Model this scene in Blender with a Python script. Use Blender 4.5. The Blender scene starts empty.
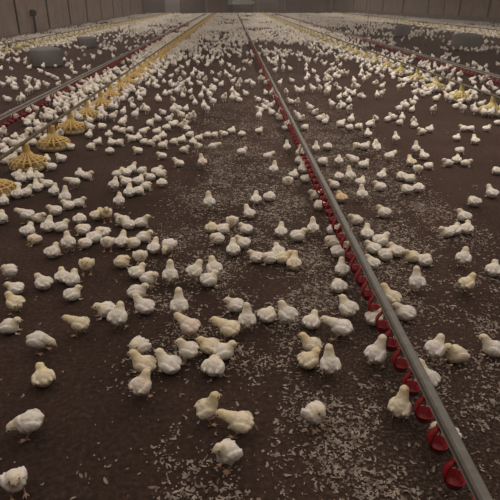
import bpy, bmesh, math, random
import numpy as np
from mathutils import Vector, Matrix, noise

random.seed(7); RNG = np.random.default_rng(7)
C = bpy.context.scene.collection
sc = bpy.context.scene

# ------------------------------------------------------------------ camera
H, FPX = 1.50, 530.0
PITCH = math.atan(249.5 / FPX)
YAW = math.atan(19 * math.cos(PITCH) / FPX)
cam = bpy.data.cameras.new('camera'); camo = bpy.data.objects.new('camera', cam); C.objects.link(camo)
cam.sensor_fit = 'HORIZONTAL'; cam.sensor_width = 36.0; cam.lens = 36.0 * FPX / 500.0
cam.clip_start = 0.05; cam.clip_end = 400
camo.location = (0, 0, H); camo.rotation_euler = (math.pi / 2 - PITCH, 0, -YAW)
sc.camera = camo
RM = camo.rotation_euler.to_matrix()

def at(px, py, z=0.0):
    """point at height z that the photograph shows at this pixel"""
    d = RM @ Vector(((px - 250) / FPX, -(py - 250) / FPX, -1))
    t = (z - H) / d.z
    return Vector((d.x * t, d.y * t, z))

def to_px(p):
    q = RM.transposed() @ (Vector(p) - Vector((0, 0, H)))
    if q.z > -0.05: return None
    return (250 + FPX * q.x / -q.z, 250 - FPX * q.y / -q.z)

# ------------------------------------------------------------------ world, lights, exposure
w = bpy.data.worlds.new('world'); sc.world = w; w.use_nodes = True
w.node_tree.nodes['Background'].inputs[0].default_value = (0.5, 0.48, 0.46, 1)
w.node_tree.nodes['Background'].inputs[1].default_value = 0.0
sc.view_settings.view_transform = 'Standard'; sc.view_settings.look = 'None'
sc.view_settings.gamma = 1.0; sc.view_settings.exposure = 0.0; sc.view_settings.use_curve_mapping = False

def area(name, loc, sx, sy, power, col):
    l = bpy.data.lights.new(name, 'AREA'); l.shape = 'RECTANGLE'; l.size = sx; l.size_y = sy
    l.energy = power; l.color = col
    o = bpy.data.objects.new(name, l); C.objects.link(o); o.location = loc
    return o
WARM = (1.0, 0.90, 0.83)
# rows of ceiling lamps down the length of the barn
for X, PW in ((-5.5, 1.0), (3.0, 1.0), (11.5, 0.9)):
    area('lamp_row', (X, 40, 3.55), 1.2, 72, 1300 * PW, WARM)
area('front_fill', (0.5, 6.0, 3.55), 8.0, 15.0, 345, WARM)  # added overhead fill to brighten the near floor, not a row of lamps
HAZE = 0.0030
vsn = w.node_tree.nodes.new('ShaderNodeVolumeScatter')   # dust hanging in the barn air
vsn.inputs['Density'].default_value = HAZE; vsn.inputs['Anisotropy'].default_value = 0.2
vsn.inputs['Color'].default_value = (0.86, 0.74, 0.66, 1)
w.node_tree.links.new(vsn.outputs[0], w.node_tree.nodes['World Output'].inputs['Volume'])
sc.cycles.volume_bounces = 1
sc.cycles.max_bounces = 6
sc.cycles.diffuse_bounces = 4

# ------------------------------------------------------------------ materials
def mat(name, rough=0.8, spec=0.3, metal=0.0):
    m = bpy.data.materials.new(name); m.use_nodes = True
    nt = m.node_tree; b = nt.nodes['Principled BSDF']
    b.inputs['Roughness'].default_value = rough
    b.inputs['Specular IOR Level'].default_value = spec
    b.inputs['Metallic'].default_value = metal
    return m, nt, b
def N(nt, t, **kw):
    n = nt.nodes.new(t)
    for k, v in kw.items():
        if k in n.inputs.keys() if hasattr(n.inputs, 'keys') else False: n.inputs[k].default_value = v
        else: setattr(n, k, v)
    return n
def noise_node(nt, scale, detail=4, rough=0.55, coord='Object'):
    tc = nt.nodes.new('ShaderNodeTexCoord'); n = nt.nodes.new('ShaderNodeTexNoise')
    n.inputs['Scale'].default_value = scale; n.inputs['Detail'].default_value = detail
    n.inputs['Roughness'].default_value = rough
    nt.links.new(tc.outputs[coord], n.inputs['Vector'])
    return n
def ramp(nt, src, stops):
    r = nt.nodes.new('ShaderNodeValToRGB'); nt.links.new(src, r.inputs['Fac'])
    e = r.color_ramp.elements
    while len(e) < len(stops): e.new(0.5)
    for k, (p, c) in enumerate(stops):
        e[k].position = p; e[k].color = (*c, 1)
    return r
def bump(nt, b, src, strength, dist):
    bp = nt.nodes.new('ShaderNodeBump'); bp.inputs['Strength'].default_value = strength
    bp.inputs['Distance'].default_value = dist
    nt.links.new(src, bp.inputs['Height']); nt.links.new(bp.outputs['Normal'], b.inputs['Normal'])
def mottled(name, c1, c2, scale, rough=0.8, spec=0.3, metal=0.0, bstr=0.2, bdist=0.002):
    m, nt, b = mat(name, rough, spec, metal)
    n = noise_node(nt, scale)
    r = ramp(nt, n.outputs['Fac'], [(0.3, c1), (0.7, c2)])
    nt.links.new(r.outputs['Color'], b.inputs['Base Color'])
    bump(nt, b, n.outputs['Fac'], bstr, bdist)
    return m

def chick_down():
    m, nt, b = mat('chick_down', 0.95, 0.1)
    oi = nt.nodes.new('ShaderNodeObjectInfo')
    at_ = nt.nodes.new('ShaderNodeAttribute'); at_.attribute_name = 'yellow'
    n = noise_node(nt, 60, 3)
    base = ramp(nt, n.outputs['Fac'], [(0.3, (0.66, 0.60, 0.53)), (0.65, (0.78, 0.725, 0.65))])
    mx = nt.nodes.new('ShaderNodeMixRGB'); mx.inputs['Color2'].default_value = (0.76, 0.62, 0.38, 1)
    nt.links.new(base.outputs['Color'], mx.inputs['Color1']); nt.links.new(at_.outputs['Fac'], mx.inputs['Fac'])
    mul = nt.nodes.new('ShaderNodeMixRGB'); mul.blend_type = 'MULTIPLY'; mul.inputs['Fac'].default_value = 1
    nt.links.new(mx.outputs['Color'], mul.inputs['Color1']); nt.links.new(oi.outputs['Color'], mul.inputs['Color2'])
    nt.links.new(mul.outputs['Color'], b.inputs['Base Color'])
    b.inputs['Sheen Weight'].default_value = 0.25
    n2 = noise_node(nt, 260, 3)
    bump(nt, b, n2.outputs['Fac'], 0.5, 0.002)
    return m
DOWN = chick_down()
LEGM = mottled('chick_leg', (0.34, 0.19, 0.11), (0.44, 0.27, 0.17), 150, 0.6)
BEAKM = mottled('chick_beak', (0.42, 0.27, 0.14), (0.52, 0.36, 0.20), 200, 0.5)
EYEM = mottled('chick_eye', (0.01, 0.008, 0.006), (0.02, 0.015, 0.01), 50, 0.15, 0.6)

LINE_X = at(456, 480, 0.075).x      # the middle drinker line
def floor_mat():
    m, nt, b = mat('litter_floor', 0.95, 0.05)
    n1 = noise_node(nt, 1.1, 6, 0.6); n2 = noise_node(nt, 45, 5, 0.7)
    a = ramp(nt, n1.outputs['Fac'], [(0.35, (0.045, 0.0275, 0.0205)), (0.7, (0.076, 0.0465, 0.035))])
    c = ramp(nt, n2.outputs['Fac'], [(0.38, (0.55, 0.55, 0.55)), (0.60, (1.0, 1.0, 1.0)), (0.74, (2.0, 2.0, 2.0))])
    mul = nt.nodes.new('ShaderNodeMixRGB'); mul.blend_type = 'MULTIPLY'; mul.inputs['Fac'].default_value = 1
    nt.links.new(a.outputs['Color'], mul.inputs['Color1']); nt.links.new(c.outputs['Color'], mul.inputs['Color2'])
    # pale crumbs of shavings, thickest beside the middle drinker line
    tc = nt.nodes.new('ShaderNodeTexCoord'); sp = nt.nodes.new('ShaderNodeSeparateXYZ')
    nt.links.new(tc.outputs['Object'], sp.inputs[0])
    sub = nt.nodes.new('ShaderNodeMath'); sub.operation = 'SUBTRACT'; sub.inputs[1].default_value = LINE_X - 0.05
    nt.links.new(sp.outputs['X'], sub.inputs[0])
    ab = nt.nodes.new('ShaderNodeMath'); ab.operation = 'ABSOLUTE'; nt.links.new(sub.outputs[0], ab.inputs[0])
    nw = noise_node(nt, 2.2, 4)
    ad = nt.nodes.new('ShaderNodeMath'); ad.operation = 'MULTIPLY_ADD'; ad.inputs[1].default_value = 0.9
    nt.links.new(nw.outputs['Fac'], ad.inputs[0]); nt.links.new(ab.outputs[0], ad.inputs[2])
    near = ramp(nt, ad.outputs[0], [(0.5, (.8, .8, .8)), (1.0, (0, 0, 0))])
    md = nt.nodes.new('ShaderNodeMath'); md.operation = 'MULTIPLY'
    n3 = noise_node(nt, 75, 3, 0.6)
    r3 = ramp(nt, n3.outputs['Fac'], [(0.50, (0, 0, 0)), (0.60, (1, 1, 1))])
    nt.links.new(near.outputs['Color'], md.inputs[0]); nt.links.new(r3.outputs['Color'], md.inputs[1])
    sc2 = nt.nodes.new('ShaderNodeMath'); sc2.operation = 'MULTIPLY'; sc2.inputs[1].default_value = 0.55
    nt.links.new(md.outputs[0], sc2.inputs[0])
    mx = nt.nodes.new('ShaderNodeMixRGB'); mx.inputs['Color2'].default_value = (0.19, 0.145, 0.115, 1)
    nt.links.new(sc2.outputs[0], mx.inputs['Fac']); nt.links.new(mul.outputs['Color'], mx.inputs['Color1'])
    nt.links.new(mx.outputs['Color'], b.inputs['Base Color'])
    bump(nt, b, n2.outputs['Fac'], 0.6, 0.012)
    return m
FLOOR = floor_mat()
CHIP = mottled('wood_shaving', (0.10, 0.07, 0.052), (0.44, 0.36, 0.29), 22, 0.9, 0.1)
PANEL = mottled('wall_panel', (0.17, 0.125, 0.10), (0.25, 0.19, 0.155), 1.3, 0.8, 0.2, 0, 0.1)
POST = mottled('wall_post_dark', (0.02, 0.014, 0.012), (0.04, 0.03, 0.025), 3)
PLINTH = mottled('plinth_grey', (0.11, 0.095, 0.08), (0.16, 0.14, 0.12), 4)
DARKPAN = mottled('end_panel_dark', (0.035, 0.028, 0.028), (0.055, 0.045, 0.045), 2)
REDPAN = mottled('end_panel_red_brown', (0.12, 0.07, 0.06), (0.17, 0.105, 0.09), 2)
GREYPAN = mottled('end_panel_grey', (0.15, 0.13, 0.13), (0.20, 0.175, 0.17), 2)
CEIL = mottled('ceiling_sheet', (0.35, 0.32, 0.29), (0.42, 0.39, 0.36), 2)
ALU = mottled('aluminium_profile', (0.12, 0.107, 0.087), (0.165, 0.148, 0.125), 25, 0.6, 0.25, 0.0, 0.15, 0.001)
PVC = mottled('pale_plastic_pipe', (0.34, 0.30, 0.25), (0.44, 0.39, 0.33), 30, 0.45, 0.4)
RED = mottled('red_plastic', (0.20, 0.006, 0.010), (0.32, 0.010, 0.016), 40, 0.4, 0.4)
STEEL = mottled('steel_pin', (0.35, 0.34, 0.32), (0.45, 0.44, 0.42), 50, 0.35, 0.5, 0.8)
YEL = mottled('yellow_plastic', (0.48, 0.31, 0.09), (0.62, 0.43, 0.16), 20, 0.6, 0.3)
YEL2 = mottled('faded_yellow_plastic', (0.46, 0.37, 0.12), (0.60, 0.50, 0.22), 20, 0.6, 0.3)
PANM = mottled('feeder_pan_plastic', (0.50, 0.37, 0.20), (0.62, 0.50, 0.32), 20, 0.6, 0.3)
FEED = mottled('feed_crumbs', (0.34, 0.23, 0.10), (0.55, 0.40, 0.20), 160, 0.95, 0.1, 0, 0.8, 0.004)
GALV = mottled('dusty_feed_tube', (0.13, 0.105, 0.07), (0.19, 0.155, 0.10), 14, 0.8, 0.2, 0)
CORD = mottled('grey_cord', (0.22, 0.20, 0.18), (0.28, 0.26, 0.23), 60)
DRUM = mottled('dull_grey_metal', (0.125, 0.113, 0.107), (0.15, 0.137, 0.128), 3, 0.85, 0.15, 0.0)
DGREEN = mottled('dark_green_paint', (0.012, 0.018, 0.013), (0.02, 0.028, 0.02), 5, 0.5, 0.4)
PALEG = mottled('pale_glass', (0.50, 0.58, 0.53), (0.60, 0.68, 0.63), 5, 0.2, 0.5)
LAMPW = mottled('white_lamp', (0.85, 0.85, 0.82), (0.9, 0.9, 0.88), 5, 0.2, 0.5)
TYRE = mottled('tyre_rubber', (0.01, 0.01, 0.01), (0.02, 0.02, 0.02), 8)

# ------------------------------------------------------------------ mesh helpers
def obj(name, bm, m, parent=None, smooth=False):
    me = bpy.data.meshes.new(name)
    bmesh.ops.recalc_face_normals(bm, faces=bm.faces[:])
    bm.to_mesh(me); bm.free()
    for mm in (m if isinstance(m, (list, tuple)) else [m]): me.materials.append(mm)
    if smooth:
        for p in me.polygons: p.use_smooth = True
    o = bpy.data.objects.new(name, me); C.objects.link(o)
    if parent: o.parent = parent
    return o
def tag(o, label, cat=None, group=None, kind=None):
    if label: o['label'] = label
    if cat: o['category'] = cat
    if group: o['group'] = group
    if kind: o['kind'] = kind
    return o
def empty(name, loc, rz=0):
    o = bpy.data.objects.new(name, None); C.objects.link(o); o.location = loc; o.rotation_euler = (0, 0, rz)
    o.empty_display_size = 0.1
    return o
def box(bm, c, s, rz=0, mi=0, bevel=0):
    r = bmesh.ops.create_cube(bm, size=1)
    vs = r['verts']
    bmesh.ops.scale(bm, vec=s, verts=vs)
    if bevel:
        es = list({e for v in vs for e in v.link_edges})
        g = bmesh.ops.bevel(bm, geom=es, offset=bevel, segments=2, affect='EDGES')
        vs = list({v for f in g['faces'] for v in f.verts} | {v for v in vs if v.is_valid})
    fs = {f for v in vs for f in v.link_faces}
    if rz: bmesh.ops.rotate(bm, cent=(0, 0, 0), matrix=Matrix.Rotation(rz, 3, 'Z'), verts=vs)
    bmesh.ops.translate(bm, vec=c, verts=vs)
    for f in fs: f.material_index = mi
def tube(bm, pts, radii, seg=8, mi=0, cap=True):
    pts = [Vector(p) for p in pts]; rings = []
    if not hasattr(radii, '__len__'): radii = [radii] * len(pts)
    for i, p in enumerate(pts):
        t = (pts[min(i + 1, len(pts) - 1)] - pts[max(i - 1, 0)]).normalized()
        a = t.orthogonal().normalized() if i == 0 else (u - t * u.dot(t)).normalized()
        u = a; v = t.cross(u)
        rings.append([bm.verts.new(p + (u * math.cos(k * 2 * math.pi / seg) + v * math.sin(k * 2 * math.pi / seg)) * radii[i]) for k in range(seg)])
    for i in range(len(rings) - 1):
        for k in range(seg):
            f = bm.faces.new((rings[i][k], rings[i][(k + 1) % seg], rings[i + 1][(k + 1) % seg], rings[i + 1][k])); f.material_index = mi
    if cap:
        for r in (rings[0][::-1], rings[-1]):
            f = bm.faces.new(r); f.material_index = mi
def lathe(bm, prof, seg=24, c=(0, 0, 0), mi=0):
    rings = []
    for r, z in prof:
        if r < 1e-6: rings.append([bm.verts.new((c[0], c[1], c[2] + z))])
        else: rings.append([bm.verts.new((c[0] + r * math.cos(k * 2 * math.pi / seg), c[1] + r * math.sin(k * 2 * math.pi / seg), c[2] + z)) for k in range(seg)])
    for a, b in zip(rings, rings[1:]):
        for k in range(seg):
            q = [a[k % len(a)], a[(k + 1) % len(a)], b[(k + 1) % len(b)], b[k % len(b)]]
            q2 = []
            for v in q:
                if v not in q2: q2.append(v)
            if len(q2) > 2:
                f = bm.faces.new(q2); f.material_index = mi

# ------------------------------------------------------------------ the barn
BL0, BL1 = at(0, 41), at(142, 13.8)
BR0, BR1 = at(500, 24.5), at(322, 10.9)
def extend(a, b, y): t = (y - a.y) / (b.y - a.y); return Vector((a.x + (b.x - a.x) * t, y, 0))
CL = extend(BL0, BL1, -4); CR = extend(BR0, BR1, -4)
FL, FR = BL1.copy(), BR1.copy()
WH = 3.6
bm = bmesh.new()
bm.faces.new([bm.verts.new(p) for p in (CL + Vector((-.3, -.3, 0)), CR + Vector((.3, -.3, 0)), FR + Vector((.3, .3, 0)), FL + Vector((-.3, .3, 0)))])
fl = obj('floor', bm, FLOOR); fl['kind'] = 'structure'; fl['label'] = 'dark brown litter floor of the poultry barn'
bm = bmesh.new()
for z in (WH,):
    bm.faces.new([bm.verts.new(p + Vector((0, 0, z))) for p in (CL, FL, FR, CR)])
o = obj('ceiling', bm, CEIL); o['kind'] = 'structure'

def wall(name, a, b, seams, plinth_h, panel=PANEL, inward=1, post_w=0.14):
    """panelled wall from a to b with battens, posts at distances along it and a plinth"""
    d = (b - a); L = d.length; d.normalize(); n = Vector((-d.y, d.x, 0)) * inward
    ang = math.atan2(d.y, d.x); bm = bmesh.new()
    c = (a + b) / 2 - n * 0.06 + Vector((0, 0, WH / 2)); box(bm, c, (L + .2, 0.12, WH), ang, 0)
    c = (a + b) / 2 + n * 0.02 + Vector((0, 0, plinth_h / 2)); box(bm, c, (L, 0.04, plinth_h), ang, 1)
    for s, pw in seams:
        c = a + d * s + n * 0.025 + Vector((0, 0, WH / 2 + plinth_h / 2)); box(bm, c, (pw, 0.05, WH - plinth_h), ang, 2)
    o = obj(name, bm, [panel, PLINTH, POST]); o['kind'] = 'structure'
    return o
def seam_at(a, b, px):
    """distance along a wall at which the photograph shows a post"""
    best = None
    d = (b - a); L = d.length; d.normalize()
    s = 0
    while s < L:
        q = to_px(a + d * s)
        if q and (best is None or abs(q[0] - px) < best[0]) and (a + d * s).y > 2: best = (abs(q[0] - px), s)
        s += 0.05
    return best[1]
ls = [(seam_at(CL, FL, x), wd) for x, wd in ((20, .13), (50, .12), (71, .14), (88, .13), (102, .13), (114, .13), (123, .13), (131, .13))]
first = ls[0][0]; ls += [(first - 3.6 * k, .11) for k in range(1, 6)]
wall('wall_left', CL, FL, ls, 0.16, inward=-1)
rs = [(seam_at(CR, FR, x), wd) for x, wd in ((458, .20), (443, .07), (427, .20), (402, .20), (382, .16), (366, .14), (353, .14), (342, .14), (333, .14))]
first = rs[0][0]; rs += [(first - 4.5 * k, .16) for k in range(1, 7)]
wall('wall_right', CR, FR, rs, 0.42, inward=1)
# far end wall: bays of different sheets between pale posts
d = FR - FL; L = d.length; dn = d.normalized(); nn = Vector((dn.y, -dn.x, 0)); ang = math.atan2(dn.y, dn.x)
def far_s(px): # distance along the far wall at a pixel column
    lo, hi = 0, L
    for _ in range(40):
        m_ = (lo + hi) / 2
        if to_px(FL + dn * m_ + Vector((0, 0, .5)))[0] < px: lo = m_
        else: hi = m_
    return lo
bm = bmesh.new()
box(bm, (FL + FR) / 2 - nn * 0.1 + Vector((0, 0, WH / 2)), (L + .4, 0.16, WH), ang, 0)
mats = [GREYPAN, DARKPAN, REDPAN, PLINTH]
for x0, x1, mi in ((143, 165, 1), (180, 205, 1), (208, 222, 2), (245, 259, 2), (259, 284, 1), (286, 321, 2)):
    s0, s1 = far_s(x0), far_s(x1)
    box(bm, FL + dn * (s0 + s1) / 2 + nn * 0.02 + Vector((0, 0, WH / 2)), (s1 - s0, .08, WH), ang, mi)
o = obj('wall_back', bm, mats); o['kind'] = 'structure'
bm = bmesh.new(); box(bm, (CL + CR) / 2 + Vector((0, -.1, WH / 2)), ((CR - CL).length, .16, WH), 0, 0)
o = obj('wall_front', bm, PANEL); o['kind'] = 'structure'

# wall fitting between the first two posts of the left wall
s = seam_at(CL, FL, 34); dl = (FL - CL).normalized(); nl = Vector((dl.y, -dl.x, 0)); pb = CL + dl * s + nl * 0.12
t = tag(empty('wall_winch', pb), 'small dark winch box on a short post against the left wall', 'winch')
bm = bmesh.new(); box(bm, (0, 0, .42), (.10, .07, .84), bevel=.01); obj('post', bm, POST, t)
bm = bmesh.new(); lathe(bm, [(0, .82), (.12, .84), (.17, .93), (.17, 1.02), (.10, 1.10), (0, 1.12)], 14); obj('winch_drum', bm, POST, t, True)

# dark green vehicle with pale glass at the far end
vc = FL + dn * far_s(233.5) + nn * 1.6
t = tag(empty('tractor', vc, ang), 'dark green tractor with pale windscreen parked at the far end wall', 'tractor')
vw = (far_s(244) - far_s(223))
bm = bmesh.new(); box(bm, (0, 0, .64), (vw * .96, 1.5, .74), bevel=.08); box(bm, (0, -.5, .45), (vw * .6, .7, .3), bevel=.05); obj('body', bm, DGREEN, t)
bm = bmesh.new(); box(bm, (0, .1, 1.51), (vw * .90, 1.2, 1.04), bevel=.06); obj('windscreen', bm, PALEG, t)
bm = bmesh.new(); box(bm, (0, .1, 2.08), (vw * .92, 1.3, .1), bevel=.03); obj('roof', bm, DGREEN, t)
for sx in (-1, 1):
    bm = bmesh.new(); tube(bm, [(sx * vw * .40, -.1, .45), (sx * vw * .40 + sx * .3, -.1, .45)], .45, 18)
    obj('wheel', bm, TYRE, t)
    bm = bmesh.new(); box(bm, (sx * vw * .47, -.62, 1.30), (.22, .06, .28), bevel=.02); obj('lamp', bm, LAMPW, t)

# ------------------------------------------------------------------ drinker lines
def cup_mesh():
    bm = bmesh.new()   # local: cup centre at origin; pipe above at +z .10
    lathe(bm, [(0, -.026), (.016, -.025), (.029, -.014), (.037, .012), (.0385, .015), (.035, .013), (.026, -.010), (.012, -.018), (0, -.019)], 20)
    # broad arm rising from the rim and clipping round the pipe
    st = [((-.034, .008), .046), ((-.036, .030), .040), ((-.028, .054), .034), ((-.014, .072), .022), ((-.006, .084), .022)]
    rows_ = []
    for (x_, z_), w_ in st:
        rows_.append([bm.verts.new((x_ + dx_, y_, z_ + dz_)) for dx_, dz_, y_ in ((-.003, 0, -w_ / 2), (.003, -.001, -w_ / 2), (.003, -.001, w_ / 2), (-.003, 0, w_ / 2))])
    for a_, b_ in zip(rows_, rows_[1:]):
        for q_ in range(4): bm.faces.new((a_[q_], a_[(q_ + 1) % 4], b_[(q_ + 1) % 4], b_[q_]))
    bm.faces.new(rows_[0][::-1]); bm.faces.new(rows_[-1])
    box(bm, (0, 0, .080), (.034, .024, .012), bevel=.002)
    bm2 = bm
    me = bpy.data.meshes.new('drip_cup'); bmesh.ops.recalc_face_normals(bm2, faces=bm2.faces[:]); bm2.to_mesh(me); bm2.free()
    me.materials.append(RED)
    for p in me.polygons: p.use_smooth = True
    return me
def pin_mesh():
    bm = bmesh.new(); tube(bm, [(0, 0, .036), (0, 0, .06), (0, 0, .062), (0, 0, .078)], [.003, .003, .006, .006], 8)
    me = bpy.data.meshes.new('nipple'); bm.to_mesh(me); bm.free(); me.materials.append(STEEL); return me
CUP, PIN = cup_mesh(), pin_mesh()
CUPZ = 0.062
def drinker_line(X, Y0, Y1, cup0, step, label, cords, group='nipple drinker lines running the length of the barn'):
    t = tag(empty('drinker_line', (X, Y0, 0)), label, 'drinker line', group)
    Lh = Y1 - Y0
    bm = bmesh.new(); box(bm, (0, Lh / 2, .1635), (.024, Lh, .024), bevel=.003); obj('water_pipe', bm, PVC, t)
    bm = bmesh.new()
    # aluminium profile: ridge-backed cap with two lips over the pipe
    prof = [(-.017, .1750), (-.020, .1780), (-.020, .1960), (-.013, .2040), (.013, .2040), (.020, .1960), (.020, .1780), (.017, .1750)]
    A = [bm.verts.new((x, 0, z)) for x, z in prof]; B = [bm.verts.new((x, Lh, z)) for x, z in prof]
    k = len(prof)
    for i in range(k): bm.faces.new((A[i], A[(i + 1) % k], B[(i + 1) % k], B[i]))
    bm.faces.new(A); bm.faces.new(B[::-1]); obj('profile_rail', bm, ALU, t)
    ys = []
    y = cup0
    while y < Y1 - .1:
        if y > Y0: ys.append(y)
        y += step
    near = ys[:100]; far = ys[100:]
    for y in near:
        c = bpy.data.objects.new('drip_cup', CUP); C.objects.link(c); c.parent = t; c.location = (0, y - Y0, CUPZ)
        c.rotation_euler = (0, 0, random.uniform(-.25, .25)); c.scale = (.98, 1.02, 1.08); c['label'] = 'red drip cup'
        if y < cup0 + 20 * step:
            p = bpy.data.objects.new('nipple', PIN); C.objects.link(p); p.parent = c
    if far:
        bm = bmesh.new()
        for y in far:
            c = (0, y - Y0, CUPZ)
            lathe(bm, [(0, -.016), (.026, -.006), (.034, .014), (.012, -.008), (0, -.01)], 8, c)
            tube(bm, [(-.03, c[1], CUPZ + .006), (-.034, c[1], CUPZ + .03), (-.004, c[1], CUPZ + .084)], .008, 5)
        o = obj('drip_cups', bm, RED, t); o['kind'] = 'stuff'; o['label'] = 'red drip cups along the distant part of the line'
    for y in cords:
        bm = bmesh.new(); tube(bm, [(0, y - Y0, .206), (0, y - Y0, WH)], .0013, 5); obj('suspension_cord', bm, CORD, t)
        
    return t
YEND = min(FL.y, FR.y) - 3
cupY0 = at(456, 480, CUPZ).y
cupN = at(394, 345, CUPZ).y
STEP = (cupN - cupY0) / 5
ZP = .19
cordY = at(346, 232, .2).y
drinker_line(LINE_X, -1.5, YEND, cupY0 - 8 * STEP, STEP, 'middle drinker line on the litter, grey rail with bright red drip cups', [cordY + 3.0 * k for k in range(-1, 14)])
XL = at(10, 119, .09).x; XL = (XL + at(40, 105, .09).x) / 2
XR = at(434, 62, .09).x
drinker_line(XL, 1.5, YEND - 2, 1.6, STEP, 'left drinker line beyond the yellow feeders, dull grey rail', [at(65, 60, 1.0).y * 0 + 8.0 + 3 * k for k in range(0, 14)])
drinker_line(XR, 6, YEND, 6.1, STEP * 1.3, 'right drinker line beyond the far yellow feeder row', [9.0 + 3 * k for k in range(0, 14)])

# ------------------------------------------------------------------ pan feeders
def pan_parts():
    P = {}
    bm = bmesh.new()
    lathe(bm, [(0, .012), (.12, .012), (.150, .020), (.172, .052), (.178, .056), (.180, .050), (.158, .008), (.12, 0), (0, 0)], 36); P['pan'] = (bm, 0)
    bm = bmesh.new()
    for k in range(16):
        a = k * 2 * math.pi / 16; ca, sa = math.cos(a), math.sin(a)
        tube(bm, [(ca * r, sa * r, z) for r, z in ((.174, .052), (.170, .086), (.148, .106), (.104, .120), (.060, .136), (.036, .172))], [.010, .010, .010, .011, .012, .012], 6)
    for r, z, q in ((.150, .104, .008), (.104, .120, .008), (.060, .136, .010), (.037, .172, .010)):
        ring = [(r * math.cos(a), r * math.sin(a), z) for a in [i * 2 * math.pi / 28 for i in range(29)]]
        tube(bm, ring, q, 6, cap=False)
    P['grill'] = (bm, 1)
    bm = bmesh.new(); lathe(bm, [(.030, .035), (.070, .075), (.050, .14), (.038, .18), (.034, .255), (.036, .262), (0, .262)], 20); P['feed_tube'] = (bm, 1)
    bm = bmesh.new()
    prof = [(0, .05), (.03, .052), (.07, .044), (.11, .034), (.150, .022), (.150, .0215)]
    lathe(bm, prof, 26); P['feed'] = (bm, 2)
    return P
PM = {}
for ver, (ma, mb) in (('a', (PANM, YEL)), ('b', (PANM, YEL2))):
    for nme, (bm, mi) in pan_parts().items():
        me = bpy.data.meshes.new('feeder_' + nme); bmesh.ops.recalc_face_normals(bm, faces=bm.faces[:]); bm.to_mesh(me); bm.free()
        me.materials.append((ma, mb, FEED)[mi])
        for p in me.polygons: p.use_smooth = True
        PM[ver, nme] = me
def joined(ver):
    bm = bmesh.new(); ms = []
    for k, nme in enumerate(('pan', 'grill', 'feed_tube', 'feed')):
        n0 = len(bm.faces); bm.from_mesh(PM[ver, nme]); bm.faces.ensure_lookup_table()
        for f in bm.faces[n0:]: f.material_index = k
    me = bpy.data.meshes.new('pan_feeder'); bm.to_mesh(me); bm.free()
    for nme in ('pan', 'grill', 'feed_tube', 'feed'): me.materials.append(PM[ver, nme].materials[0])
    return me
JM = {v: joined(v) for v in 'ab'}
ORD = ['nearest', 'second', 'third', 'fourth', 'fifth', 'sixth', 'seventh', 'eighth', 'ninth', 'tenth', 'eleventh', 'twelfth']
PANS = []
def feeder_row(X, y0, y1, step, ver, rowname, grp, tubelabel, cordy=()):
    k = 0; y = y0
    while y < y1:
        PANS.append((X, y, k))
        jx = X + random.uniform(-.015, .015)
        q = to_px((X, y, .1))
        if y < 24:
            t = empty('pan_feeder', (jx, y, 0), random.uniform(0, 6))
            for nme in ('pan', 'grill', 'feed_tube', 'feed'):
                c = bpy.data.objects.new(nme, PM[ver, nme]); C.objects.link(c); c.parent = t
        else:
            t = bpy.data.objects.new('pan_feeder', JM[ver]); C.objects.link(t); t.location = (jx, y, 0)
        inview = q and -10 < q[0] < 510
        if k < 12:
            lab = f'yellow spoked pan feeder, {ORD[k] + (chr(32) + "from the front" if k else "")} of the {rowname}'
        else:
            n_ = k + 1; suf = 'th' if n_ % 100 in (11, 12, 13) else {1: 'st', 2: 'nd', 3: 'rd'}.get(n_ % 10, 'th')
            lab = f'tiny pan feeder, {n_}{suf} from the front of the {rowname}'
        tag(t, lab, 'feeder', grp)
        y += step; k += 1
    t = tag(empty('auger_tube', (X, y0 - 1.5, .275)), tubelabel, 'feed tube')
    bm = bmesh.new(); tube(bm, [(0, 0, 0), (0, y1 - y0 + 1, 0)], .016, 14)
    obj('tube', bm, GALV, t, True)
    for yy in cordy:
        bm = bmesh.new(); tube(bm, [(0, yy - y0 + 1.5, .02), (0, yy - y0 + 1.5, WH - .275)], .0013, 5); obj('suspension_cord', bm, CORD, t)
p1, p2, p3 = at(28, 164, .06), at(55, 144, .06), at(2, 190, .06)
FXL = (p1.x + p2.x + at(100, 105, .06).x) / 3; FSTEP = p2.y - p1.y
r1, r2 = at(487, 111, .06), at(463, 98, .06)
FXR = (r1.x + r2.x) / 2; FSR = 0.95 if r2.y - r1.y > 1.1 else r2.y - r1.y
feeder_row(FXL, p1.y - FSTEP, YEND - 2, FSTEP, 'a', 'feeder row left of the middle', 'pan feeders of the left yellow row', 'grey feed tube running over the left yellow feeder row', [9 + 3 * k for k in range(8)])
feeder_row(FXR, r1.y, YEND, r2.y - r1.y, 'b', 'feeder row on the right', 'pan feeders of the right yellow row', 'grey feed tube running over the right yellow feeder row', [10 + 3 * k for k in range(8)])
XWL = (at(0, 55, .06).x + at(100, 29, .06).x) / 2; XWR = (at(500, 36, .06).x + at(430, 26, .06).x) / 2
feeder_row(XWL, 14.5, YEND - 3, .88, 'b', 'row along the left wall', 'pan feeders of the row along the left wall', 'grey feed tube running along the left wall')
feeder_row(XWR, 25, YEND, .95, 'b', 'row along the right wall', 'pan feeders of the row along the right wall', 'grey feed tube running along the right wall')

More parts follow.
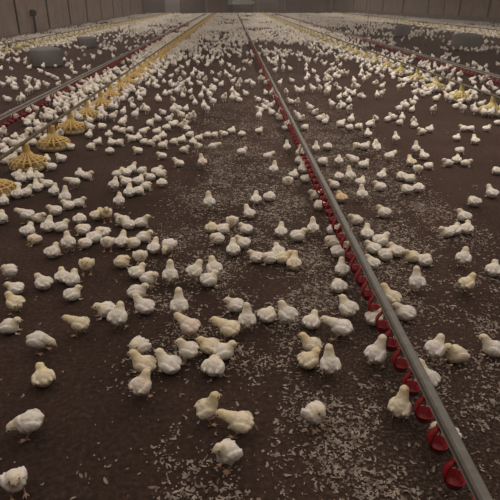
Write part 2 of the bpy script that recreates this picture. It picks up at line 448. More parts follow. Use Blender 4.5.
# ------------------------------------------------------------------ grey round brooder drums
def drum(px, py, wpx, hpx, label):
    b = at(px, py); dist = -(RM.transposed() @ (b - Vector((0, 0, H)))).z
    R = wpx / FPX * dist / 2; hh = hpx / FPX * dist * 1.0
    b = b + Vector((b.x, b.y, 0)).normalized() * R
    t = tag(empty('brooder_drum', b), label, 'brooder drum', 'dull grey brooder drums between the rows')
    bm = bmesh.new(); lathe(bm, [(R * .97, .03), (R, .05), (R, hh * .80), (R * .94, hh * .90), (R * .5, hh * .98), (R * .2, hh), (0, hh)], 32); obj('canopy', bm, DRUM, t, True)
    for k in range(6):
        bm = bmesh.new()
        a = k * math.pi / 3; tube(bm, [(R * .93 * math.cos(a), R * .93 * math.sin(a), 0), (R * .93 * math.cos(a), R * .93 * math.sin(a), .12)], .015, 6)
        obj('foot', bm, DRUM, t)
    return (b.x, b.y, R)
DRUMS = [drum(48, 68, 31, 19, 'dull grey round drum on the litter near the left wall, nearer of the two'),
         drum(88, 48.5, 19, 11, 'small pale grey drum near the left wall, farther of the two'),
         drum(465, 51, 29, 16, 'dull grey round drum right of the right feeder row, nearer of the two'),
         drum(402, 37, 16, 11, 'hazy pale grey drum right of the right feeder row, farther of the two')]

# ------------------------------------------------------------------ chicks
def ell(bm, c, s, pitch=0, yaw=0, sub=2):
    r = bmesh.ops.create_icosphere(bm, subdivisions=sub, radius=1)
    M = Matrix.Translation(c) @ Matrix.Rotation(yaw, 4, 'Z') @ Matrix.Rotation(-pitch, 4, 'Y') @ Matrix.Diagonal((*s, 1))
    bmesh.ops.transform(bm, matrix=M, verts=r['verts'])
RAD = math.radians
def chick_mesh(name, pose, voxel=0.0024, seed=0):
    """one continuous chick facing +X: trunk, neck, head, wings, tail, legs and toes fused by a voxel remesh"""
    S = dict(   # body centre, semi axes, pitch, head pos, legs
        stand=((0, 0, .078), (.048, .043, .042), 24, (.040, 0, .124), True),
        alert=((-.002, 0, .078), (.047, .042, .042), 32, (.036, 0, .142), True),
        walk=((-.002, 0, .074), (.052, .043, .041), 8, (.080, 0, .104), True),
        peck=((0, 0, .074), (.052, .044, .041), -4, (.068, 0, .068), True),
        hunch=((0, 0, .072), (.045, .045, .044), 20, (.026, 0, .100), True),
        rest=((0, 0, .044), (.050, .045, .041), 8, (.044, .004, .078), False),
        ball=((0, 0, .044), (.047, .047, .042), 6, (.026, .012, .066), False),
        lean=((0, 0, .045), (.054, .043, .041), 12, (.054, -.006, .092), False),
        preen=((0, 0, .076), (.049, .044, .042), 16, (.022, .032, .108), True))[pose]
    c, s, pt, h, legs = S
    bm = bmesh.new(); p = RAD(pt); ax = Vector((math.cos(p), 0, math.sin(p))); c = Vector(c); h = Vector(h)
    ell(bm, c, s, p, 0, 3)
    ell(bm, c + ax * s[0] * .35 + Vector((0, 0, -.004)), (s[0] * .62, s[1] * .90, s[2] * .88), p, 0, 3)      # breast
    # tail and rump
    tl = c - ax * s[0] * .75 + Vector((0, 0, .006))
    tube(bm, [c - ax * s[0] * .3, tl, tl - ax * .020 + Vector((0, 0, .010))], [s[2] * .8, .026, .006], 12)
    # neck
    nb = c + ax * s[0] * .50 + Vector((0, 0, .012)); mid = nb.lerp(h, .55)
    tube(bm, [nb, mid, h], [.031, .0235, .0195], 14)
    # head: skull plus face
    hd = Vector((h.x - mid.x, h.y - mid.y, 0)); 
    fd = Vector((1, 0, 0)) if pose != 'preen' else Vector((-.5, .85, 0)).normalized()
    if pose == 'peck': fd = Vector((.75, 0, -.66)).normalized()
    if pose == 'ball': fd = Vector((.9, .35, -.2)).normalized()
    if pose == 'hunch': fd = Vector((.93, 0, -.3)).normalized()
    ya = math.atan2(fd.y, fd.x); pi_ = math.asin(max(-1, min(1, fd.z)))
    ell(bm, h, (.0235, .0205, .0205), pi_, ya, 3)
    ell(bm, h + fd * .010 - Vector((0, 0, .004)), (.0165, .0155, .0145), pi_, ya, 2)
    # wings folded at the sides
    for sd in (-1, 1):
        ell(bm, c + Vector((-.008, sd * s[1] * .86, .006)), (.036, .0125, .024), p * .6 - .10, -sd * .10, 3)
        ell(bm, c + Vector((-.034, sd * s[1] * .68, .006)), (.020, .008, .010), p * .3 - .05, sd * .22, 2)
    if legs:
        fx = c.x + (.012 if pose != 'peck' else .010)
        for sd in (-1, 1):
            st = .012 * sd if pose in ('walk', 'peck') else 0
            foot = Vector((fx + st, sd * .024, .006)); hock = Vector((fx + st * .5 - .010, sd * .023, .034))
            tube(bm, [(c.x - .004, sd * .022, c.z - .010), (fx - .004, sd * .023, .048), hock], [.022, .014, .0055], 10)
            tube(bm, [hock, foot], [.0050, .0046], 8)
            for a, ln in ((-28, .026), (0, .031), (28, .026), (180, .015)):
                dv = Vector((math.cos(RAD(a)), math.sin(RAD(a)), 0))
                tube(bm, [foot, foot + dv * ln * .6 + Vector((0, 0, -.001)), foot + dv * ln + Vector((0, 0, -.003))], [.0044, .0036, .0026], 6)
    else:
        for sd in (-1, 1):   # toes showing under the breast
            for a in (-20, 10):
                dv = Vector((math.cos(RAD(a)), math.sin(RAD(a)), 0)); f0 = Vector((.030, sd * .020, .007))
                tube(bm, [f0, f0 + dv * .032 + Vector((0, 0, -.003))], [.0050, .0030], 6)
    bmesh.ops.triangulate(bm, faces=bm.faces[:]); bmesh.ops.recalc_face_normals(bm, faces=bm.faces[:])
    me = bpy.data.meshes.new(name + '_cage'); bm.to_mesh(me); bm.free()
    o = bpy.data.objects.new('tmp', me); C.objects.link(o)
    md = o.modifiers.new('r', 'REMESH'); md.mode = 'VOXEL'; md.voxel_size = voxel
    dg = bpy.context.evaluated_depsgraph_get(); ev = o.evaluated_get(dg)
    out = bpy.data.meshes.new_from_object(ev); out.name = name
    bpy.data.objects.remove(o); bpy.data.meshes.remove(me)
    nv = len(out.vertices); co = np.empty(nv * 3); out.vertices.foreach_get('co', co); co = co.reshape(-1, 3)
    ed = np.empty(len(out.edges) * 2, dtype=np.int64); out.edges.foreach_get('vertices', ed); ed = ed.reshape(-1, 2)
    deg = np.bincount(ed.ravel(), minlength=nv)[:, None]
    legm = (co[:, 2] < (.040 if legs else .012)) & (np.ones(nv, bool) if legs else co[:, 0] > .040)
    keep = np.clip((co[:, 2] - (.034 if legs else .010)) / .012, 0.12, 1)[:, None]
    for _ in range(9):
        acc = np.zeros_like(co); np.add.at(acc, ed[:, 0], co[ed[:, 1]]); np.add.at(acc, ed[:, 1], co[ed[:, 0]])
        co = co + (acc / deg - co) * .5 * keep
    out.vertices.foreach_set('co', co.ravel()); out.update()
    nr = np.empty(nv * 3); out.vertices.foreach_get('normal', nr); nr = nr.reshape(-1, 3)
    disp = np.array([noise.noise(Vector(v * 70 + seed)) * .0022 + noise.noise(Vector(v * 230 + seed)) * .0011 for v in co])
    co = co + nr * (disp[:, None] * keep)
    co[:, 2] -= co[:, 2].min()
    out.vertices.foreach_set('co', co.ravel())
    at_ = out.attributes.new('yellow', 'FLOAT', 'POINT')
    dh = np.linalg.norm(co - np.array(h), axis=1)
    yl = np.clip(1 - (dh - .018) / .045, 0, 1) * .55
    yl += np.clip((.045 - np.abs(co[:, 1])) / .045, 0, 1) * 0.05
    at_.data.foreach_set('value', yl.astype(np.float32))
    out.materials.clear(); out.materials.append(DOWN); out.materials.append(LEGM)
    for pl in out.polygons:
        pl.use_smooth = True
        cz = sum(co[v][2] for v in pl.vertices) / len(pl.vertices); cx = co[pl.vertices[0]][0]
        if (legs and cz < .036) or (not legs and cz < .010 and cx > .044): pl.material_index = 1
    out.update()
    # beak and eyes
    bb = bmesh.new(); o0 = h + fd * .022 + Vector((0, 0, -.003)); dn_ = Vector((0, 0, -1))
    tube(bb, [o0 - fd * .004, o0 + fd * .006, o0 + fd * .013 + dn_ * .003], [.0075, .0055, .0012], 8)
    beak = bpy.data.meshes.new('beak'); bb.to_mesh(beak); bb.free(); beak.materials.append(BEAKM)
    side = Vector((-fd.y, fd.x, 0)).normalized(); eyes = []
    for sd in (-1, 1):
        eb = bmesh.new(); ell(eb, h + fd * .0115 + side * sd * .0172 + Vector((0, 0, .004)), (.0034, .0034, .0034), 0, 0, 2)
        em = bpy.data.meshes.new('eye'); eb.to_mesh(em); eb.free(); em.materials.append(EYEM); eyes.append(em)
    return out, beak, eyes
POSES = {}
for k, (key, pose) in enumerate((('S', 'stand'), ('A', 'alert'), ('W', 'walk'), ('P', 'peck'), ('H', 'hunch'), ('R', 'rest'), ('B', 'ball'), ('L', 'lean'), ('N', 'preen'))):
    POSES[key] = chick_mesh('chick_' + pose, pose, seed=k * 3.1)
CZ = dict(S=.085, A=.09, W=.080, P=.072, H=.076, R=.046, B=.045, L=.050, N=.085)

# x, y in the photograph, pose, heading (0 right, 90 away, 180 left, 270 towards the viewer), tint, own label
NEAR = '''
29,421,P,195,0,white chick walking left with tail raised, alone above the lower left corner
13,476,S,300,0,white chick cut off by the left frame edge in the lower left corner
207,405,A,15,1,tall chick with upright yellow neck, looking right beside one stretching left
240,419,W,165,1,chick with low yellow neck stretched left towards the tall upright one
228,449,S,215,0,frontmost white chick in the middle, head bent down to the left
315,411,H,310,0,round hunched white chick standing alone on the shavings, left of the red cups
401,402,A,60,1,white chick with its back turned, drinking at a near red cup
447,431,L,195,0,white chick half hidden under the nearest stretch of grey rail
427,376,L,115,0,white chick pressed against the right side of the grey rail
38,339,P,352,0,plump white chick with lowered head, facing right near the left edge
79,321,W,165,1,white chick with neck stretched left, beak clear against the dark litter
43,376,R,115,1,resting white chick with a yellow head, alone between two left-edge chicks
9,325,R,5,0,white chick at the left frame edge with tail cut off, facing right
9,269,H,200,0,white ball-like chick at the left frame edge, topmost of the left trio
15,287,R,178,0,white chick lying left, directly behind a yellowish standing one
14,300,S,150,1,yellowish standing chick with visible legs at the left frame edge
43,282,R,138,0,lone resting white chick with head up at its left, near left edge
63,275,R,105,0,left one of two white chicks pressed side by side, backs turned
71,278,R,75,0,right one of two white chicks pressed side by side, backs turned
72,293,R,35,0,resting white chick facing right, just below a pressed pair
86,262,H,272,1,yellowish chick facing the viewer on clear legs, right of a pressed pair
106,309,R,200,0,left chick of the overlapping pair, low and round
118,315,S,80,0,right chick of the overlapping pair, standing with raised head
144,305,L,150,0,white chick lying with head at its left, just under another white one
137,291,R,5,0,white chick lying with head to the right, just above another one
137,271,R,40,0,upper chick of a ragged white pile, head to the right
149,277,R,330,0,lower chick of a ragged white pile, facing the viewer
170,272,A,92,0,slim white chick from behind with a pointed head, standing alone
195,269,S,50,0,white chick with head up to the right, left of an overlapping pair
213,268,S,110,0,rear chick of an overlapping pair, head stretched upward
210,278,R,25,0,front chick of an overlapping pair, rounder, beak to the right
179,303,A,95,0,white chick from behind with small pointed head, touching a pinkish one
189,324,W,140,2,chick with a pinkish neck reaching up left into another one
188,347,S,165,0,large white chick facing left on pink legs, alone below the pinkish one
139,345,B,220,0,round white ball of a chick with tucked face, above three others
144,363,L,160,1,chick with yellowish head facing left, left one of two side by side
169,363,L,150,0,chick with long tail, right one of two side by side
141,382,S,60,2,chick with pinkish shoulder standing in front of two others, tail left
210,345,R,160,1,yellowish chick at the back of a three-chick heap
223,350,R,15,0,right chick of a three-chick heap
214,366,B,70,0,round white chick at the front of a three-chick heap
235,304,R,168,0,white chick lying left, touching the neck of a standing one
247,316,A,92,0,tall white chick from behind, right of a lying one
229,326,W,155,1,yellow-beaked chick facing left with feet showing, by a tall one
268,314,B,40,0,round left chick of a touching pair on the shavings
287,313,S,130,0,bigger right chick of a touching pair on the shavings, head raised
312,320,R,60,0,small white chick alone between two larger groups on the shavings
341,325,W,158,0,white chick facing left with extended neck, below a standing one
348,306,S,125,0,white chick standing upright behind one that faces left
375,317,R,20,0,small white chick with its head hidden behind a red cup
377,351,A,45,0,big white chick stretching right to drink at the red cups
312,343,L,160,1,rear yellowish chick of a cream trio, facing left
309,359,R,30,1,front left yellowish chick of a cream trio, lying
330,360,A,92,0,white right chick of a cream trio, back turned
436,346,S,45,0,left chick of a white pair right of the rail, head up
457,353,L,195,1,right chick of a white pair right of the rail, yellowish front
494,347,L,150,0,white chick cut off by the right frame edge, facing left
405,312,R,150,0,round white chick right behind the rail, lower of two
391,296,L,130,1,cream chick partly hidden by the rail, upper of two
468,281,S,30,1,white chick with yellowish head facing right, standing on clear legs
464,256,S,60,0,white chick standing with head raised right, above a similar one
494,269,R,60,0,white chick cut by the right edge, halfway down the photo
417,279,A,85,0,pear-shaped white chick from behind, right of the rail
414,256,R,170,1,yellowish left chick of a pair above the pear-shaped one
424,259,B,20,0,round right chick of a pair above the pear-shaped one
'''
MID = '''27,213,W,165,0;38,217,R,340,0;28,230,R,75,0;34,238,B,225,2;48,225,L,95,0;61,226,R,40,0;80,218,B,90,0;83,229,B,170,0;68,241,S,110,0;53,251,R,70,0
85,242,B,200,0;95,236,R,45,0;107,240,H,270,0;102,232,B,150,0;55,210,R,180,0;69,204,R,170,0;78,202,R,20,0;1,218,R,90,0;106,211,S,290,1;97,214,R,60,1
119,199,S,92,0;122,220,R,150,0;128,223,L,170,0;141,221,L,20,0;122,240,L,90,0;133,242,B,200,0;144,236,R,0,0;154,246,L,85,0;169,244,P,250,0;140,255,B,280,0
122,261,B,0,1;257,256,R,150,0;269,257,B,180,0;278,250,R,100,0;283,257,R,0,1;294,262,L,85,1;281,230,L,88,0;298,235,R,10,0;249,212,L,120,0;209,200,A,98,0
256,198,L,92,0;270,196,B,60,0;212,227,B,80,1;217,238,B,190,0;223,228,B,10,0;232,219,H,265,0;246,228,R,150,0;233,248,L,95,0;243,242,R,150,0
313,225,A,88,0;316,194,R,180,0;325,192,R,70,0;320,205,B,100,0;334,229,R,350,0;332,241,B,180,0;339,250,L,25,0;342,268,L,90,0;339,285,B,90,0
356,219,R,180,0;367,232,L,85,0;384,212,R,135,0;381,240,R,20,0;373,247,R,135,0;386,254,B,0,0;372,262,R,120,0;396,250,R,120,0;474,201,B,100,0
464,216,R,120,0;467,228,R,60,0;447,231,R,180,0;455,229,R,50,0;492,192,L,110,0;497,170,B,90,0;400,122,B,0,0;414,124,L,90,0;422,131,R,180,0;430,129,R,45,0
457,137,R,45,0;464,128,R,150,0;471,128,B,0,0;475,140,L,92,0;487,128,R,20,0;498,122,B,0,0;416,147,A,80,0;424,155,L,110,0;429,165,B,0,0;411,161,L,100,1
418,168,B,250,0;402,176,B,90,0;410,178,B,0,0;407,189,B,120,0;419,187,B,60,0;460,150,B,0,0;448,162,R,180,0;457,159,R,60,0;466,162,R,330,0;376,145,L,90,0
382,174,L,60,0;380,186,R,150,0;396,136,A,90,0;390,155,W,35,0;325,121,B,0,0;340,124,B,150,0;350,127,B,20,0;359,126,B,0,0;371,123,B,0,0;368,133,L,90,0
328,146,B,60,0;357,145,B,180,0;365,146,R,20,0;377,146,A,90,0;339,159,S,80,0;354,158,W,140,0;364,164,R,30,0;323,161,B,0,0;339,176,B,90,0;350,174,A,100,0
361,181,R,50,0;362,192,A,90,0;334,184,R,160,0;341,197,R,100,3;242,133,B,90,0;259,130,R,30,0;242,151,R,20,0;286,127,R,50,0;305,127,B,0,0;287,145,A,90,0
300,151,A,80,0;316,146,A,80,0;268,154,W,30,0;274,167,A,75,0;301,160,B,90,0;307,160,B,30,0;303,168,L,95,0;288,180,H,270,0;294,174,R,60,0;306,178,B,20,0
174,123,B,0,0;167,127,B,60,0;184,124,R,0,0;187,128,B,90,0;190,134,B,0,0;163,135,R,90,0;163,145,R,30,0;174,141,B,0,0;182,139,R,60,0;184,149,R,0,0
162,155,R,180,0;179,162,L,170,0;193,141,R,90,0;198,145,L,250,0;199,137,R,30,0;208,134,B,0,0;214,134,B,0,0;213,145,W,0,0;224,133,R,180,0;232,130,R,60,0
202,160,A,110,2;161,173,B,0,0;162,182,B,90,0;84,129,B,0,0;89,134,L,90,0;91,146,B,0,0;98,141,R,60,0;102,126,B,150,0;109,134,R,90,0;116,128,B,0,0
122,122,B,0,0;110,150,B,90,0;118,142,B,0,0;113,142,R,120,0;122,130,B,0,0;130,129,B,0,0;143,130,W,40,0;150,122,R,0,0;132,138,R,180,0;138,137,R,90,0
144,141,B,0,0;151,142,R,340,0;138,150,R,170,0;157,138,B,0,0;157,131,R,40,0;74,180,W,180,0;80,173,R,100,0;87,175,R,0,0;114,183,S,75,0;118,173,R,20,0
125,172,R,150,0;132,168,L,70,0;142,170,B,0,0;150,176,R,180,0;157,171,R,30,0;126,181,R,150,0;130,191,L,100,0;138,190,B,30,0;146,185,B,0,0;139,180,R,60,0
3,131,B,0,0;15,136,R,90,0;6,140,B,0,0;2,146,B,40,0;22,142,R,150,0;29,130,B,0,0;28,123,R,90,0;43,130,B,0,0;37,123,R,90,0;38,135,B,0,0;33,142,B,60,0;14,150,R,0,0
20,150,B,0,0;13,157,R,60,0;5,160,B,0,0;7,151,R,90,0;45,138,R,90,0;51,166,R,180,4;30,175,L,100,0;21,178,R,60,0;26,191,L,60,0;37,186,L,120,0;47,183,R,180,0;54,190,L,95,0
65,195,A,95,0;12,193,R,90,0;3,200,R,90,0;17,174,R,60,0;38,176,R,120,0;61,158,R,150,0;46,159,R,90,0;68,146,R,160,0;13,186,R,180,0'''
FARL = '''14,79;15,86;3,85;29,78;28,92;31,90;38,84;47,86;48,72;55,65;57,78;53,76;8,99;19,101;23,99;68,77;84,67;75,72;29,112;36,110;15,118;27,121;43,118;37,121;53,97;48,102;49,110;53,112;58,107;66,108;70,110;77,106;60,95;66,98;72,88;73,94;80,92;82,83;88,91;91,98;90,78;96,86;86,82
117,100;113,115;123,120;123,110;131,100;133,105;135,113;140,98;138,93;143,108;147,111;158,118;150,122;163,112;169,117;159,99;165,93;170,92;173,98;177,92;183,95;184,89;190,91;195,102;192,97;173,108;179,108;186,108;181,114;188,116;193,118;148,85;154,82;164,81;171,82;180,79;188,80;177,72;184,73;160,72;195,70;191,85;157,86;103,113;173,123;183,123;126,91
221,64;229,64;212,70;201,73;233,70;238,72;226,74;230,77;216,80;221,84;233,82;204,86;209,91;213,91;201,97;232,89;238,87;240,83;247,81;253,85;246,93;232,96;239,99;224,99;213,103;207,107;204,107;258,99;261,71;264,76;260,80;266,82;266,90;272,92;276,98;266,102;270,104;260,107;266,107;259,114;272,112;281,108;280,117;288,122;286,93;291,101;297,114;292,80;298,92;297,103;275,69;283,69;250,64
306,70;314,71;308,77;317,77;318,82;326,75;330,71;325,81;331,79;328,86;336,82;343,74;347,74;339,88;302,91;313,90;320,89;326,93;332,64;340,66;354,82;353,87;348,93;353,93;360,95;363,96;376,84;382,85;377,96;382,92;339,98;339,106;343,105;332,105;349,100;349,110;310,109;315,112;320,114;326,118;376,115;388,115;393,116;341,122;351,119;360,76;362,71;377,72;370,123;301,118;399,88;399,110
403,103;406,107;412,109;413,102;416,96;423,94;433,111;436,98;402,119;414,120;414,85;431,91;451,98;456,105;463,107;473,109;496,113;443,75;460,80;475,89;472,79;488,90;484,89;495,88;489,83;429,69;431,74;453,72;459,73;468,63;476,62;486,66;480,67;426,62;412,68;447,69'''
birds = []
for ln in NEAR.strip().split('\n'):
    x, y, ps, hd, ti, lab = ln.split(',', 5)
    birds.append([float(x), float(y), ps, float(hd), int(ti), lab])
for ln in MID.replace('\n', ';').split(';'):
    x, y, ps, hd, ti = ln.split(','); birds.append([float(x), float(y), ps, float(hd), int(ti), None])
for ln in FARL.replace('\n', ';').split(';'):
    x, y = ln.split(','); birds.append([float(x), float(y) + .5, random.choice('RRBBLAS'), random.uniform(0, 360), 0, None])
TINTS = {0: (1, 1, 1, 1), 1: (1.0, .94, .77, 1), 2: (1.0, .91, .84, 1), 3: (1.0, .80, .52, 1), 4: (1.0, 1.0, 1.05, 1)}
for b in birds:
    b.append(at(b[0], b[1], CZ[b[2]])); b[6].z = 0
n_named = sum(1 for b in birds if b[5])
# nudge birds apart where their bodies would run into each other
P = np.array([[b[6].x, b[6].y] for b in birds])
hv = np.array([[math.cos(RAD(b[3])), math.sin(RAD(b[3]))] for b in birds])
for it in range(40):
    D = P[:, None] - P[None]; dist = np.linalg.norm(D, axis=2) + 1e-9
    need = .084; ov = np.clip(need - dist, 0, None); np.fill_diagonal(ov, 0)
    if ov.max() < .002: break
    P += (D / dist[..., None] * (ov * .35)[..., None]).sum(1)
# and keep them off the pans
for i in range(len(P)):
    for (X, y, k) in PANS:
        if abs(P[i, 1] - y) < .5 and abs(P[i, 0] - X) < .5:
            v = P[i] - np.array([X, y]); r = np.linalg.norm(v) + 1e-6
            if r < .20: P[i] = np.array([X, y]) + v / r * .20
for i, b in enumerate(birds): b[6].x, b[6].y = P[i]
birds.sort(key=lambda b: -b[1])
NSHOW = 300
shown, rest_ = birds[:NSHOW], birds[NSHOW:]
# ---- words that say which chick is which
WHAT = dict(S='standing', A='upright', W='stretching', P='pecking', H='hunched', R='resting', B='huddled', L='sitting', N='preening')
def face(h):
    h %= 360
    return ('facing right' if h < 35 or h > 325 else 'back turned' if h < 130 else 'facing left' if h < 235 else 'facing viewer')
used = {}
def place(b):
    return f'{b[0] / 5:.0f}% across and {b[1] / 5:.0f}% down the photo'
def nearby(b):
    x, y = b[6].x, b[6].y
    if abs(x - LINE_X) < .22: return 'at the red cups' if x < LINE_X else 'beside the grey rail'
    if abs(x - FXL) < .38: return 'at a yellow feeder'
    if abs(x - FXR) < .38: return 'at a yellow feeder'
    n = sum(1 for c in shown if c is not b and (c[6] - b[6]).length < .17)
    return 'standing apart' if n == 0 and b[2] in 'SAWPH' else 'lying apart' if n == 0 else 'touching another chick' if n == 1 else 'in a cluster'
BIRDOBJ = []
for b in shown:
    main, beak, eyes = POSES[b[2]]
    o = bpy.data.objects.new('chick', main); C.objects.link(o)
    o.location = b[6]; o.rotation_euler = (0, 0, RAD(b[3]))
    sz = random.uniform(.86, .98); o.scale = (sz * random.uniform(.97, 1.04), sz, sz * random.uniform(.96, 1.04))
    tc = TINTS[b[4]]; v = random.uniform(.93, 1.04); o.color = (tc[0] * v, tc[1] * v, tc[2] * v * random.uniform(.95, 1.0), 1)
    lab = b[5]
    if not lab:
        w_ = {0: 'white', 1: 'yellowish', 2: 'pinkish', 3: 'peach-coloured', 4: 'bright white'}[b[4]]
        lab = f'{w_} chick {WHAT[b[2]]}, {nearby(b)}, {place(b)}'
        if lab in used: lab = f'{w_} chick {WHAT[b[2]]}, {face(b[3])}, {place(b)}'
    used[lab] = 1
    tag(o, lab, 'chick', 'chicks spread over the litter')
    if b[1] > 170:
        c = bpy.data.objects.new('beak', beak); C.objects.link(c); c.parent = o
        for e in eyes:
            c = bpy.data.objects.new('eye', e); C.objects.link(c); c.parent = o

# ---- the flock in the distance, one object
def lowpoly(sub_body, sub_head, up):
    bm = bmesh.new()
    ell(bm, (0, 0, .046 + up), (.053, .047, .044), RAD(12 if not up else 24), 0, sub_body)
    ell(bm, (.050, 0, .088 + up * 1.3), (.022, .020, .024), 0, 0, sub_head)
    ell(bm, (.034, 0, .072 + up * 1.2), (.025, .024, .026), .6, 0, sub_head)
    tube(bm, [(-.035, 0, .05 + up), (-.064, 0, .060 + up)], [.022, .005], 5)
    if up:
        for sd in (-1, 1): tube(bm, [(0, sd * .02, .05), (.01, sd * .022, .0)], [.008, .004], 4)
    bmesh.ops.triangulate(bm, faces=bm.faces[:]); bmesh.ops.recalc_face_normals(bm, faces=bm.faces[:])
    v = np.array([p.co[:] for p in bm.verts]); bm.verts.index_update(); f = np.array([[q.index for q in t.verts] for t in bm.faces]); bm.free()
    return v, f
MIDP = [lowpoly(2, 2, 0), lowpoly(2, 2, .034)]
LOWP = [lowpoly(1, 1, 0), lowpoly(1, 1, .034)]
pts = [(b[6].x, b[6].y, 1) for b in rest_]
occ = {}
for b in birds: occ.setdefault((int(b[6].x * 4), int(b[6].y * 4)), []).append((b[6].x, b[6].y))
def free(x, y):
    for i in (-1, 0, 1):
        for j in (-1, 0, 1):
            for p in occ.get((int(x * 4) + i, int(y * 4) + j), ()):
                if (p[0] - x) ** 2 + (p[1] - y) ** 2 < .0095: return False
    return True
def dens(X, Y):
    """chicks per square metre"""
    n = noise.noise(Vector((X * .55, Y * .28, 3.3))) ; n2 = noise.noise(Vector((X * 1.6, Y * 1.0, 9.3)))
    far = min(1, max(0, (Y - 15) / 18))
    base = 7 + 9 * far
    if XL < X < FXL: base = 26
    elif FXL <= X <= -.9: base = 16 if Y > 17 else 9
    elif X < XL and X > XWL + .9: base = 2.5 + 15 * min(1, max(0, (Y - 24) / 14))
    elif X <= XWL + .9: base = 20
    elif X > XR and X < XWR - .8: base = 3.0 + 14 * min(1, max(0, (Y - 30) / 16))
    elif X >= XWR - .8: base = 20
    elif X > FXR: base = 9 + 7 * far
    base *= 1 - .35 * min(1, max(0, (Y - 26) / 20))
    v = base * max(0, 1 + 2.0 * n + 1.3 * n2)
    for (dx, dy, R) in DRUMS:
        r = math.hypot(X - dx, Y - dy)
        if r < R + .06: return 0
        if r < R + .5 and Y < dy + .3: v = 14
    for fx, wdt in ((FXL, .35), (FXR, .35), (XWL, .4), (XWR, .4)):
        if abs(X - fx) < .19: return 0
        if abs(X - fx) < .19 + wdt: v = max(v, 20 - 3 * far)
    return v
cell = .13
Y = 3.0
rows = []
while Y < min(FL.y, FR.y) - .6:
    xl = extend(BL0, BL1, Y).x + .35; xr = extend(BR0, BR1, Y).x - .35
    if Y < 40: xr = min(xr, .52 * Y + 3); xl = max(xl, -.48 * Y - 3)
    st = cell * (1 if Y < 30 else 1.25)
    X = xl
    while X < xr:
        q = to_px((X, Y, .04)); 
        inside = q is not None and -4 < q[0] < 504 and q[1] < 505
        fade_ = 1.0 if not inside or q[1] <= 63 else max(0, (112 - q[1]) / 49) * .75
        if inside and XL + .1 < X < FXL - .2: fade_ = max(fade_, .8)
        if fade_ > 0:
            d_ = dens(X, Y) if inside or Y > 15 else min(dens(X, Y), 4)
            if random.random() < d_ * st * st * fade_:
                nx_, ny_ = X + random.uniform(-.4, .4) * st, Y + random.uniform(-.4, .4) * st
                if Y > 25 or (free(nx_, ny_) and min(abs(nx_ - LINE_X), abs(nx_ - XL), abs(nx_ - XR)) > .07):
                    pts.append((nx_, ny_, 0)); occ.setdefault((int(nx_ * 4), int(ny_ * 4)), []).append((nx_, ny_))
        X += st
    Y += st
for (fx, ylim) in ((FXL, 20), (FXR, 20)):       # extra birds crowding the nearer pans
    for (X, y, k) in PANS:
        if abs(X - fx) < .01 and y < 22:
            q = to_px((X, y, .05))
            if q and q[1] < 135:
                for a in range(10):
                    if random.random() < .85:
                        th = a * math.pi / 5 + random.uniform(-.15, .15)
                        pts.append((X + .225 * math.cos(th), y + .225 * math.sin(th), 1))
V, F = [], []; off = 0; YW = []
for (X, Y, hi) in pts:
    v, f = random.choice(MIDP if hi or Y < 16 else LOWP)
    a = random.uniform(0, 2 * math.pi); s_ = random.uniform(.9, 1.08); ca, sa = math.cos(a) * s_, math.sin(a) * s_
    V.append(np.stack([v[:, 0] * ca - v[:, 1] * sa + X, v[:, 0] * sa + v[:, 1] * ca + Y, v[:, 2] * s_], 1)); F.append(f + off); off += len(v)
    YW.append(np.clip((v[:, 0] - .02) / .03, 0, 1) * .25 + random.choice((0, 0, .05, .25)))
V = np.concatenate(V).astype(np.float32); F = np.concatenate(F).astype(np.int32); YW = np.concatenate(YW).astype(np.float32)
me = bpy.data.meshes.new('distant_chicks'); me.vertices.add(len(V)); me.vertices.foreach_set('co', V.ravel())
me.loops.add(F.size); me.loops.foreach_set('vertex_index', F.ravel())
me.polygons.add(len(F)); me.polygons.foreach_set('loop_start', np.arange(0, F.size, 3, dtype=np.int32)); 
me.polygons.foreach_set('use_smooth', np.ones(len(F), dtype=bool))
me.update(calc_edges=True)
at_ = me.attributes.new('yellow', 'FLOAT', 'POINT'); at_.data.foreach_set('value', YW)
me.materials.append(DOWN)
o = bpy.data.objects.new('distant_chicks', me); C.objects.link(o)
tag(o, 'dense flock of small white chicks covering the litter in the distance', 'chicks', None, 'stuff')
print('CHICKS', len(birds), 'flock', len(pts), 'labelled', n_named, 'faces', len(F), 'FSTEP', FSTEP, 'FSR', r2.y - r1.y, 'STEP', STEP, 'LINE_X', LINE_X, XL, XR, FXL, FXR, XWL, XWR)

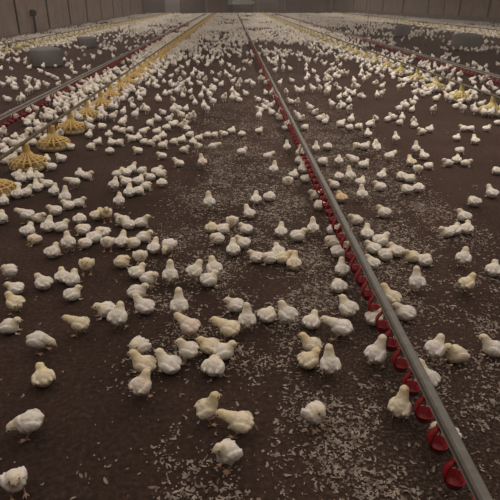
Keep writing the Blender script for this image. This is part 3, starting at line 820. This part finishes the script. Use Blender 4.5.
# ------------------------------------------------------------------ loose shavings on the litter
bm_v, bm_f = [], []; off = 0
def shaving(X, Y, ln, wd, curl, yaw, tilt, lift):
    n = 5; vs = []
    for i in range(n):
        t_ = i / (n - 1) - .5; a = t_ * curl
        if abs(curl) > .05: px_ = math.sin(a) / curl * ln; py_ = (1 - math.cos(a)) / curl * ln
        else: px_, py_ = t_ * ln, 0
        wv = wd * (1 - .6 * (2 * t_) ** 2)
        nx, ny = -math.sin(a), math.cos(a)
        for s2 in (-1, 1):
            x_, y_ = px_ + nx * wv * s2 / 2, py_ + ny * wv * s2 / 2
            z_ = lift + abs(t_) * ln * .12 + s2 * wd * .5 * tilt
            vs.append((X + x_ * math.cos(yaw) - y_ * math.sin(yaw), Y + x_ * math.sin(yaw) + y_ * math.cos(yaw), max(.0012, z_)))
    return vs
cnt = 0
for _ in range(430000):
    Y = 1.0 + 14 * random.random() ** 1.05
    X = random.uniform(-.9 - .05 * Y, LINE_X + 2.2)
    dx = X - LINE_X
    clump = noise.noise(Vector((X * 3.2, Y * 3.2, 1.7))) + .6 * noise.noise(Vector((X * 9, Y * 9, 4.7)))
    core = 1.0 if -.95 < dx < .75 else max(.008, 1 - (abs(dx + .1) - .85) / .4)
    fade = 1.0 if Y < 3.2 else max(.10, 1 - (Y - 3.2) / 7)
    pr = core * fade * max(.05, (.34 if Y < 2.4 else .62) + 1.2 * clump)
    if -.11 < dx < .06: pr *= .35
    if random.random() > pr * .85: continue
    big = random.random() < .30
    ln = random.uniform(.014, .034) if big else random.uniform(.005, .014)
    vs = shaving(X, Y, ln, random.uniform(.005, .011) if big else random.uniform(.003, .008), random.choice((0.2, 1.6, 2.8, 4.2)) * random.choice((-1, 1)), random.uniform(0, 6.3), random.uniform(-.5, .5), random.uniform(.001, .004))
    bm_v += vs
    for i in range(4):
        a = off + 2 * i; bm_f.append((a, a + 1, a + 3, a + 2))
    off += 10; cnt += 1
for _ in range(700):     # stray flakes elsewhere
    Y = 1.0 + 9 * random.random(); X = random.uniform(-.5 * Y - .5, .5 * Y + .5)
    vs = shaving(X, Y, random.uniform(.007, .020), random.uniform(.004, .008), random.choice((.2, 1.5, 2.5)), random.uniform(0, 6.3), random.uniform(-.4, .4), .002)
    bm_v += vs
    for i in range(4):
        a = off + 2 * i; bm_f.append((a, a + 1, a + 3, a + 2))
    off += 10
me = bpy.data.meshes.new('wood_shavings'); me.from_pydata(bm_v, [], bm_f); me.materials.append(CHIP)
for p in me.polygons: p.use_smooth = True
o = bpy.data.objects.new('wood_shavings', me); C.objects.link(o)
tag(o, 'pale curled wood shavings scattered over the litter by the middle drinker line', 'wood shavings', None, 'stuff')
print('SHAVINGS', cnt)
